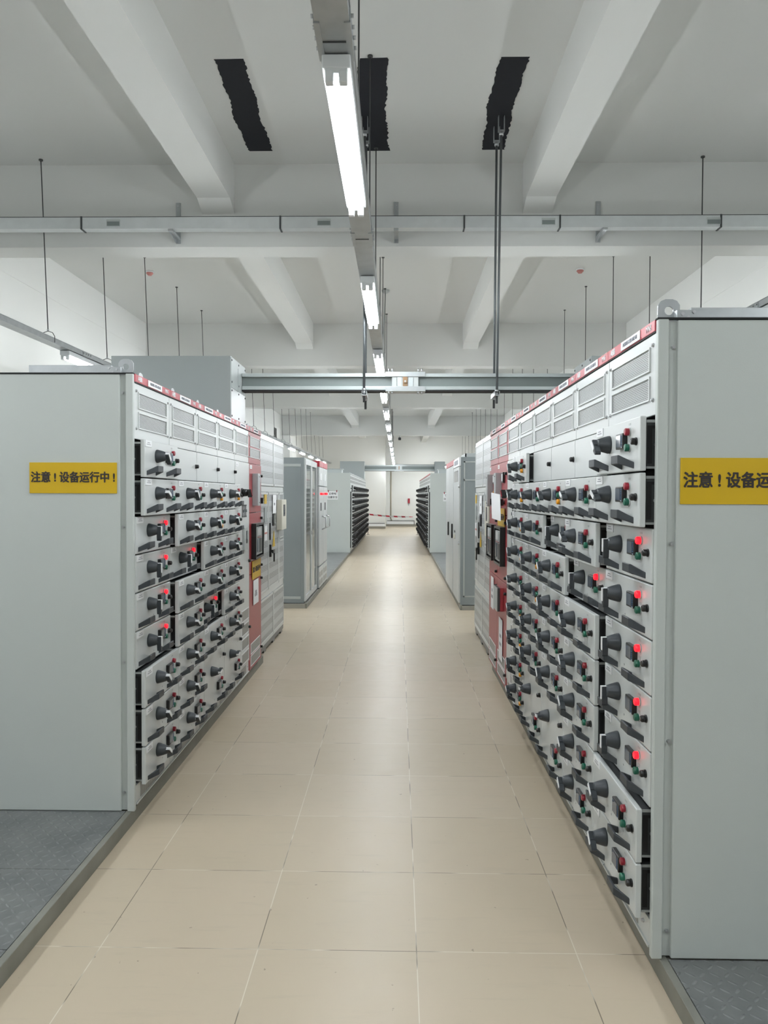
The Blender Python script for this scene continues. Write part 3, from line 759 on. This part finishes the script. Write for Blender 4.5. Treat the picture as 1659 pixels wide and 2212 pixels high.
# ------------------------------------------------------------------ perforated transformer enclosures
def enclosure(label, loc, rz, L, s, d0, d1, hx, u0, u1):
    """front faces -Y; X runs right"""
    t = thing('perforated_enclosure', label, 'transformer enclosure', loc, rz)
    obj('base', MB().box(.02, L, .0, 1.0, .03, .085, 'black'), t)
    for k in range(4):
        x = .15+k*(L-.3)/3
        obj('foot', MB().box(x-.07, x+.07, .0, 1.0, 0, .03, 'black'), t)
    mb = MB().box(.0, L, .012, 1.0, .085, 2.345, 'frame')
    for b in ((0, L, .085, .11), (0, L, 2.33, 2.365), (0, L, 1.75, 1.81), (0, L, .60, .66)): mb.box(b[0], b[1], -.002, .02, b[2], b[3], 'powder', .002)
    for x in (0, L-.035): mb.box(x, x+.035, -.002, .02, .085, 2.345, 'powder', .002)
    obj('body', mb, t)
    def panel(a, b, z0, z1, nm='perforated_panel'):
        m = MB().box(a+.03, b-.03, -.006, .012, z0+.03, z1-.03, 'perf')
        for q in ((a+.006, b-.006, z1-.03, z1-.005), (a+.006, b-.006, z0+.005, z0+.03), (a+.006, a+.03, z0, z1), (b-.03, b-.006, z0, z1)): m.box(q[0], q[1], -.010, .012, q[2], q[3], 'powder', .002)
        return obj(nm, m, t)
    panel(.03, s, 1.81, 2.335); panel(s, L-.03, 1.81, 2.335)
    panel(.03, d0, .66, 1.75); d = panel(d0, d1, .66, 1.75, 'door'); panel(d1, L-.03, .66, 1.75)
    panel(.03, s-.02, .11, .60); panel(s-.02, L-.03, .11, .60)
    c = (d0+d1)/2; e = hx
    obj('door_handle', MB().box(e-.02, e+.02, -.03, -.008, 1.02, 1.16, 'black', .003).box(e-.015, e+.015, -.045, -.03, 1.07, 1.10, 'black', .003).box(e-.02, e+.09, -.055, -.04, 1.06, 1.10, 'black', .003).box(e+.06, e+.09, -.055, -.04, .96, 1.08, 'black', .003), d)
    obj('lock_bar', MB().box(e-.015, e+.015, -.022, -.008, 1.21, 1.40, 'black', .003), d)
    obj('window', MB().box(c-.10, c+.04, -.02, -.008, 1.36, 1.50, 'black', .004).box(c-.075, c+.015, -.0215, -.02, 1.38, 1.48, 'screen'), d)
    obj('warning_plate', MB().prism([(c-.10, 1.12), (c+.06, 1.12), (c-.02, 1.30)], -.013, -.009, 'yellow'), d)
    u = (d0-.28, d0-.14)
    obj('orange_plate', MB().box(u[0], u[1], -.012, -.009, 1.62, 1.72, 'yellow'), t)
    obj('rating_plate', MB().box(u[0], u[1]+.02, -.012, -.009, 1.42, 1.58, 'boxgrey'), t)
    obj('instruction_plate', MB().box(u[0], u[1]+.03, -.012, -.009, 1.22, 1.38, 'white').box(u[0], u[1]+.03, -.0125, -.012, 1.29, 1.31, 'detred'), t)
    obj('temperature_controller', MB().box(u0, u1, -.075, -.008, 1.30, 1.66, 'beige', .006).box(u0+.10, u1-.10, -.0765, -.075, 1.46, 1.60, 'dark').box(u0+.12, u1-.12, -.0775, -.0765, 1.48, 1.53, 'screen'), t)
    for z in (1.15, 1.19): obj('louvre', MB().box(d1+.04, L-.05, -.014, -.008, z, z+.016, 'powder'), t)
    return c
EL = enclosure('tall perforated steel enclosure beyond the left red column', (-1.45, 7.53, 0), PI/2, 2.07, 1.28, .93, 1.66, 1.0, 1.48, 1.83)
ER = enclosure('tall perforated steel enclosure beyond the right red columns', (.969, 9.57, 0), -PI/2, 2.03, .87, .36, 1.08, .52, 1.68, 1.98)
paper(-1.45+.014, 7.53+EL, 1.61, .24, .21, PI/2, 'white paper on the door of the left perforated enclosure', ((.0, .04),))
paper(.969-.014, 9.57-ER, 1.61, .24, .21, -PI/2, 'white paper on the door of the right perforated enclosure', ((.0, .04),))

# ------------------------------------------------------------------ cabinets in the middle distance
def glass_cabinet(label, loc, rz, W, D, n):
    t = thing('control_cabinet', label, 'electrical cabinet', loc, rz)
    mb = MB().box(0, W, .60, D, 0, 2.205, 'bluegrey')
    mb.box(0, .03, 0, .60, 0, 2.205, 'bluegrey').box(W-.03, W, 0, .60, 0, 2.205, 'bluegrey').box(.03, W-.03, 0, .6, 2.15, 2.205, 'bluegrey').box(.03, W-.03, 0, .6, 0, .06, 'bluegrey')
    obj('body', mb, t)
    e = MB()
    for x0, x1, z0, z1 in ((.05, D-.05, .06, .10), (.05, D-.05, 2.07, 2.11)): e.box(-.006, 0, x0, x1, z0, z1, 'frame')
    for a in (.05, D-.09): e.box(-.006, 0, a, a+.04, .10, 2.07, 'bluegrey')
    obj('side_panel', e, t)
    wd = W/n
    for k in range(n):
        d = MB(); a, b = k*wd+.004, (k+1)*wd-.004
        for q in ((a, a+.07, .02, 2.19), (b-.07, b, .02, 2.19), (a+.07, b-.07, 2.10, 2.19), (a+.07, b-.07, .02, .10)): d.box(q[0], q[1], -.025, .0, q[2], q[3], 'palecab', .003)
        dr = obj('door', d, t)
        obj('pane', MB().box(a+.07, b-.07, -.014, -.009, .10, 2.10, 'glass'), dr)
        obj('door_latch', MB().box(b-.045, b-.025, -.045, -.025, 1.0, 1.06, 'zinc', .003), dr)
        inner = MB().box(a+.05, b-.05, .20, .22, .1, 2.1, 'palecab')
        inner.box(a+.06, b-.06, .10, .2, 1.98, 2.10, 'boxgrey')
        rnd = random.Random(k)
        for r in range(5):
            z = 1.80-.2*r
            for c_ in range(5):
                x = a+.10+c_*(b-a-.2)/5
                inner.box(x, x+.07, .13, .20, z-rnd.uniform(.02, .06), z+.05, rnd.choice(['black', 'dark', 'dark', 'btnred', 'handle', 'redtrim']), .002)
        inner.box(a+.08, b-.2, .12, .2, .80, .88, 'dark')
        obj('device_plate', inner, t)
    return t
glass_cabinet('dark grey cabinet with two tall glass doors, left of the aisle', (-1.425, 11.52, .076), PI/2, 1.62, .82, 2)
def dc_panel(label, loc, rz, W, D):
    t = thing('control_cabinet', label, 'electrical cabinet', loc, rz, 'red-topped panels on the left')
    obj('body', MB().box(0, W, 0, D, 0, 2.13, 'bluegrey').box(.03, W-.03, -.03, .02, .0, .02, 'dark'), t)
    obj('header_strip', MB().box(.006, W-.006, -.035, .1, 2.13, 2.235, 'redtrim', .003), t)
    d = obj('upper_door', MB().box(.006, W-.006, -.03, 0, 1.80, 2.125, 'palecab', .003), t)
    obj('meter', MB().box(.15, .33, -.038, -.03, 1.90, 2.02, 'white', .002), d)
    m = obj('main_door', MB().box(.006, W-.006, -.03, 0, .40, 1.785, 'palecab', .003), t)
    for x in (.20, .36, .52): obj('indicator_lamp', MB().cyl(.02, .03, 'btnlit', (x, -.03, 1.66), n=12), m)
    obj('breaker_slot', MB().box(.22, .40, -.034, -.03, 1.36, 1.50, 'dark'), m)
    obj('door_handle', MB().tube([(.50, -.03, 1.26), (.50, -.10, 1.23), (.50, -.10, 1.05), (.50, -.03, 1.02)], .012, 'zinc'), m)
    l = obj('lower_panel', MB().box(.006, W-.006, -.03, 0, .02, .375, 'palecab', .003), t)
    for z in (.06, .20):
        for x in (.06, .38): obj('vent_grille', MB().box(x, x+.22, -.032, -.03, z, z+.09, 'slits'), l)
    return t
dc_panel('red-topped grey panel beside the glass-doored cabinet, nearer of two', (-1.40, 13.20, .076), PI/2, .735, .75)
dc_panel('red-topped grey panel beside the glass-doored cabinet, farther of two', (-1.40, 13.94, .076), PI/2, .735, .75)
t = thing('control_cabinet', 'grey cabinet with small black side vent, right of the aisle', 'electrical cabinet', (.935, 12.56, .076), -PI/2)
W = 1.16
obj('body', MB().box(0, W, 0, .8, 0, 2.215, 'bluegrey', .004), t)
mb = MB()
for q in ((.04, .76, 1.86, 1.88), (.04, .76, 2.13, 2.15), (.04, .76, .12, .14)): mb.box(W, W+.006, q[0], q[1], q[2], q[3], 'frame')
for q in (.04, .74): mb.box(W, W+.006, q, q+.02, .12, 2.15, 'frame')
obj('side_panel', mb, t)
obj('side_vent', MB().box(W, W+.005, .33, .43, 1.66, 1.80, 'black'), t)
d = obj('door', MB().box(.01, W-.01, -.028, 0, .03, 2.07, 'palecab', .004), t)
obj('name_board', MB().box(.01, W-.01, -.03, 0, 2.08, 2.21, 'white', .003).box(.2, W-.2, -.0315, -.03, 2.11, 2.18, 'paleink'), t)
obj('window', MB().box(.2, W-.2, -.031, -.028, 1.85, 2.02, 'screen'), d)
obj('door_latch', MB().box(.25, .45, -.045, -.028, .95, 1.02, 'beige', .003).box(.27, .43, -.034, -.028, 1.05, 1.08, 'dark'), d)
obj('hinge', MB().cyl(.012, .05, 'zinc', (W-.01, -.03, 1.75), 'z', 8).cyl(.012, .05, 'zinc', (W-.01, -.03, .9), 'z', 8), d)
obj('cable_tray', MB().box(.2, .9, .1, .7, 2.216, 2.27, 'dark').box(.2, .92, .08, .10, 2.216, 2.28, 'frame').box(.9, .92, .08, .7, 2.216, 2.28, 'frame'), t)
t = thing('control_cabinet', 'pale cabinet with red top strip and two black handles, right aisle side', 'electrical cabinet', (.935, 14.44, .076), -PI/2)
W = 1.86
obj('body', MB().box(0, W, 0, .8, 0, 2.14, 'bluegrey'), t)
obj('header_strip', MB().box(0, W, -.03, .2, 2.14, 2.225, 'redtrim', .003), t)
for k in range(2):
    d = obj('door', MB().box(k*W/2+.004, (k+1)*W/2-.004, -.03, 0, .03, 2.13, 'palecab', .004), t)
    x = k*W/2+W/2-.10
    obj('door_handle', MB().box(x-.02, x+.02, -.055, -.03, .93, 1.17, 'black', .01), d)

# ------------------------------------------------------------------ far drawer banks
def far_drawer(variant):
    mb = MB().box(.003, .597, -.05, -.03, .003, .197, 'powder').box(.03, .57, -.03, .08, .01, .19, 'dark')
    mb.lathe([(.045, .05), (.038, .08), (.026, .12)], 'black', (.205, 0, .12), n=10).box(.185, .225, -.15, -.11, .05, .14, 'black')
    mb.box(.35, .45, -.075, -.05, .085, .15, 'black').cyl(.016, .025, 'handle', (.475, -.05, .15), n=8).cyl(.016, .025, 'handle', (.475, -.05, .09), n=8).cyl(.016, .03, 'black', (.555, -.05, .11), n=8)
    for x in (.035, .37): mb.prism([(x, -.05), (x+.036, -.105), (x+.124, -.105), (x+.16, -.05)], .014, .05, 'black', 'xy')
    if variant: mb.box(.012, .11, -.053, -.05, .16, .195, 'white')
    return mb.mesh('drawer')
FD = [far_drawer(0), far_drawer(1)]
FC = MB().box(.0015, .5985, .03, 1.0, .1, 2.30, 'darker').box(.0, .6, .02, 1.0, 2.29, 2.306, 'frame').box(0, .6, .06, .98, .0765, .1, 'darker').mesh('carcass')
FV = MB().box(.003, .597, 0, .014, 2.006, 2.293, 'powder').box(.06, .54, -.002, 0, 2.06, 2.14, 'mesh').box(.06, .54, -.002, 0, 2.17, 2.25, 'mesh').mesh('vent_panel')
FH = MB().box(.001, .599, -.006, .03, 2.299, 2.339, 'galv').mesh('header_strip')
def far_bank(n, side):
    for i in range(n):
        loc, rz = ((XL, 21.6+.6*i, 0), PI/2) if side == 'L' else ((XR, 21.75+.6*(i+1), 0), -PI/2)
        t = thing('switchgear_section', '%s drawer section from the near end of the far %s bank' % (ORD[i], 'left' if side == 'L' else 'right'), 'electrical cabinet', loc, rz, 'far %s switchgear bank' % ('left' if side == 'L' else 'right'))
        obj('carcass', FC, t); obj('vent_panel', FV, t); obj('header_strip', G['header'] if side == 'R' else FH, t)
        obj('bottom_panel', G['bottom'], t)
        if i == 0:
            end_ = MB(); s = side == 'L'
            a, b = (-.014, .002) if s else (.598, .614)
            end_.box(a, b, -.002, 1.0, .077, 2.341, 'panel', .003)
            obj('end_panel', end_, t)
            obj('top_duct', MB().box(.05, .55, .25, .9, 2.341, 2.46, 'alu', .004).box(.02, .58, .22, .93, 2.445, 2.46, 'galv'), t)
            bk = blank(t, zrow(1))
            for x in (.15, .3, .45): obj('push_button', G['lock'], bk, (x, -.005, .1))
        for r in range(2 if i == 0 else 1, 10):
            obj('drawer', FD[(i*3+r) % 2], t, (0, 0, zrow(r)))
        if i % 3 == 1 and i < 15: obj('lifting_lug', G['lug'], t, (.30, .07, 2.306))
far_bank(17, 'L'); far_bank(18, 'R')
def clip_paper(x, y, z, label):
    t = thing('paper_notice', label, 'paper notice', (x, y, z), 0)
    obj('sheet', MB().box(-.15, .15, -.003, 0, -.115, .115, 'paper'), t)
    obj('lettering', text_mesh('已带电', .07, 'ink', .001), t, (0, -.004, .045)); obj('lettering', text_mesh('注意安全', .07, 'ink', .001), t, (0, -.004, -.055))
    for s in (-1, 1): obj('tape_strip', MB().box(s*.12-.012, s*.12+.012, -.0045, 0, .09, .15, 'btnred'), t)
clip_paper(-1.86, 21.584, 1.70, 'white paper with two lines of black characters on the far left end panel')
clip_paper(1.43, 21.734, 1.66, 'white paper half hidden by the right mid cabinets, on the far right end panel')

# ------------------------------------------------------------------ end wall fittings and small ceiling things
o = obj('flood_board', MB().box(-1.7, -.68, 38.69, 38.73, .12, .265, 'white').box(-1.7, -.68, 38.685, 38.735, .265, .29, 'dark'))
tag(o, 'low white barrier board with dark top edge at the left end wall', 'barrier board')
o = obj('flood_board', MB().box(-.62, .86, 41.64, 41.68, .12, .29, 'white').box(-.6, .86, 41.63, 41.69, .29, .32, 'dark').box(.86, .89, 41.63, 41.69, .12, .32, 'dark'))
tag(o, 'low white barrier board with dark top edge at the right end wall', 'barrier board')
o = obj('wall_conduit', MB().tube([(-.40, 41.66, 3.0), (-.40, 41.66, .45), (-.36, 41.66, .33)], .025, 'pipe'))
tag(o, 'thin tan conduit running down the white end wall', 'conduit')
t = thing('alarm_box', 'dark red alarm box on the white end wall', 'alarm box', (.58, 41.69, 1.40), 0)
obj('case', MB().box(-.055, .055, -.06, 0, -.13, .13, 'redtrim', .006), t); obj('pendant', MB().box(-.03, .0, -.03, 0, -.26, -.13, 'frame', .004), t)
mb = MB(); n = 40
i = mb.mi('tape'); prev = None
for k in range(n+1):
    f = k/n; x = -1.30+2.13*f; z = .88-.10*f-.12*4*f*(1-f)*.35; tw = 1.0 if f < .7 else max(.15, 1-(f-.7)*3.5)
    a = mb.bm.verts.new((x, 33.0, z-.032*tw)); b = mb.bm.verts.new((x, 33.0+.03*(1-tw), z+.032*tw))
    a2 = mb.bm.verts.new((x, 33.002, z-.032*tw)); b2 = mb.bm.verts.new((x, 33.002+.03*(1-tw), z+.032*tw))
    if prev:
        for q in ((prev[0], a, b, prev[1]), (prev[3], b2, a2, prev[2]), (prev[1], b, b2, prev[3]), (prev[2], a2, a, prev[0])): mb.bm.faces.new(q).material_index = i
    prev = (a, b, a2, b2)
o = obj('barrier_tape', mb); tag(o, 'red and white barrier tape strung across the end of the aisle', 'barrier tape')
def post(x, lab):
    o = obj('tape_post', MB().cyl(.012, .95, 'roddark', (x, 33.045, 0), 'z', 8).cyl(.07, .012, 'roddark', (x, 33.01, 0), 'z', 12)); tag(o, lab, 'post', 'tape posts')
post(-1.31, 'thin post holding the left end of the barrier tape'); post(.84, 'thin post holding the right end of the barrier tape')
def detector(x, y, label):
    t = thing('smoke_detector', label, 'smoke detector', (x, y, ZC), 0, 'smoke detectors')
    obj('base', MB().lathe([(.055, 0), (.055, .018), (.048, .022)], 'white', axis='-z'), t)
    obj('sensor_head', MB().lathe([(.05, .022), (.05, .036), (.034, .05), (.028, .062)], 'detred', axis='-z'), t)
detector(-3.67, 11.24, 'round smoke detector on the ceiling above the left bank')
detector(2.62, 11.17, 'round smoke detector on the ceiling above the right bank')
t = thing('ceiling_box', 'pale round ceiling box with a drooping cable beside the centre trunking', 'ceiling box', (-.215, 12.3, ZC), 0)
obj('cover', MB().lathe([(.06, 0), (.06, .03), (.03, .05)], 'frame', axis='-z'), t)
obj('cable', MB().tube([(0, 0, -.05), (-.01, 0, -.25), (-.03, 0, -.6), (-.035, 0, -1.2), (-.03, 0, -1.62)], .008, 'frame', 6), t)
t = thing('ceiling_camera', 'small dark camera under the far cross beam', 'camera', (.05, 31.7, 4.18), 0)
obj('mount', MB().cyl(.02, .08, 'frame', (0, 0, 0), '-z'), t); obj('lens_body', MB().box(-.06, .06, -.08, .08, -.19, -.08, 'dark', .02), t)
o = obj('wall_slot', MB().box(-4.87, -4.855, 29.8, 30.4, 3.95, 4.35, 'black')); tag(o, 'narrow black opening high on the left wall', 'wall opening')
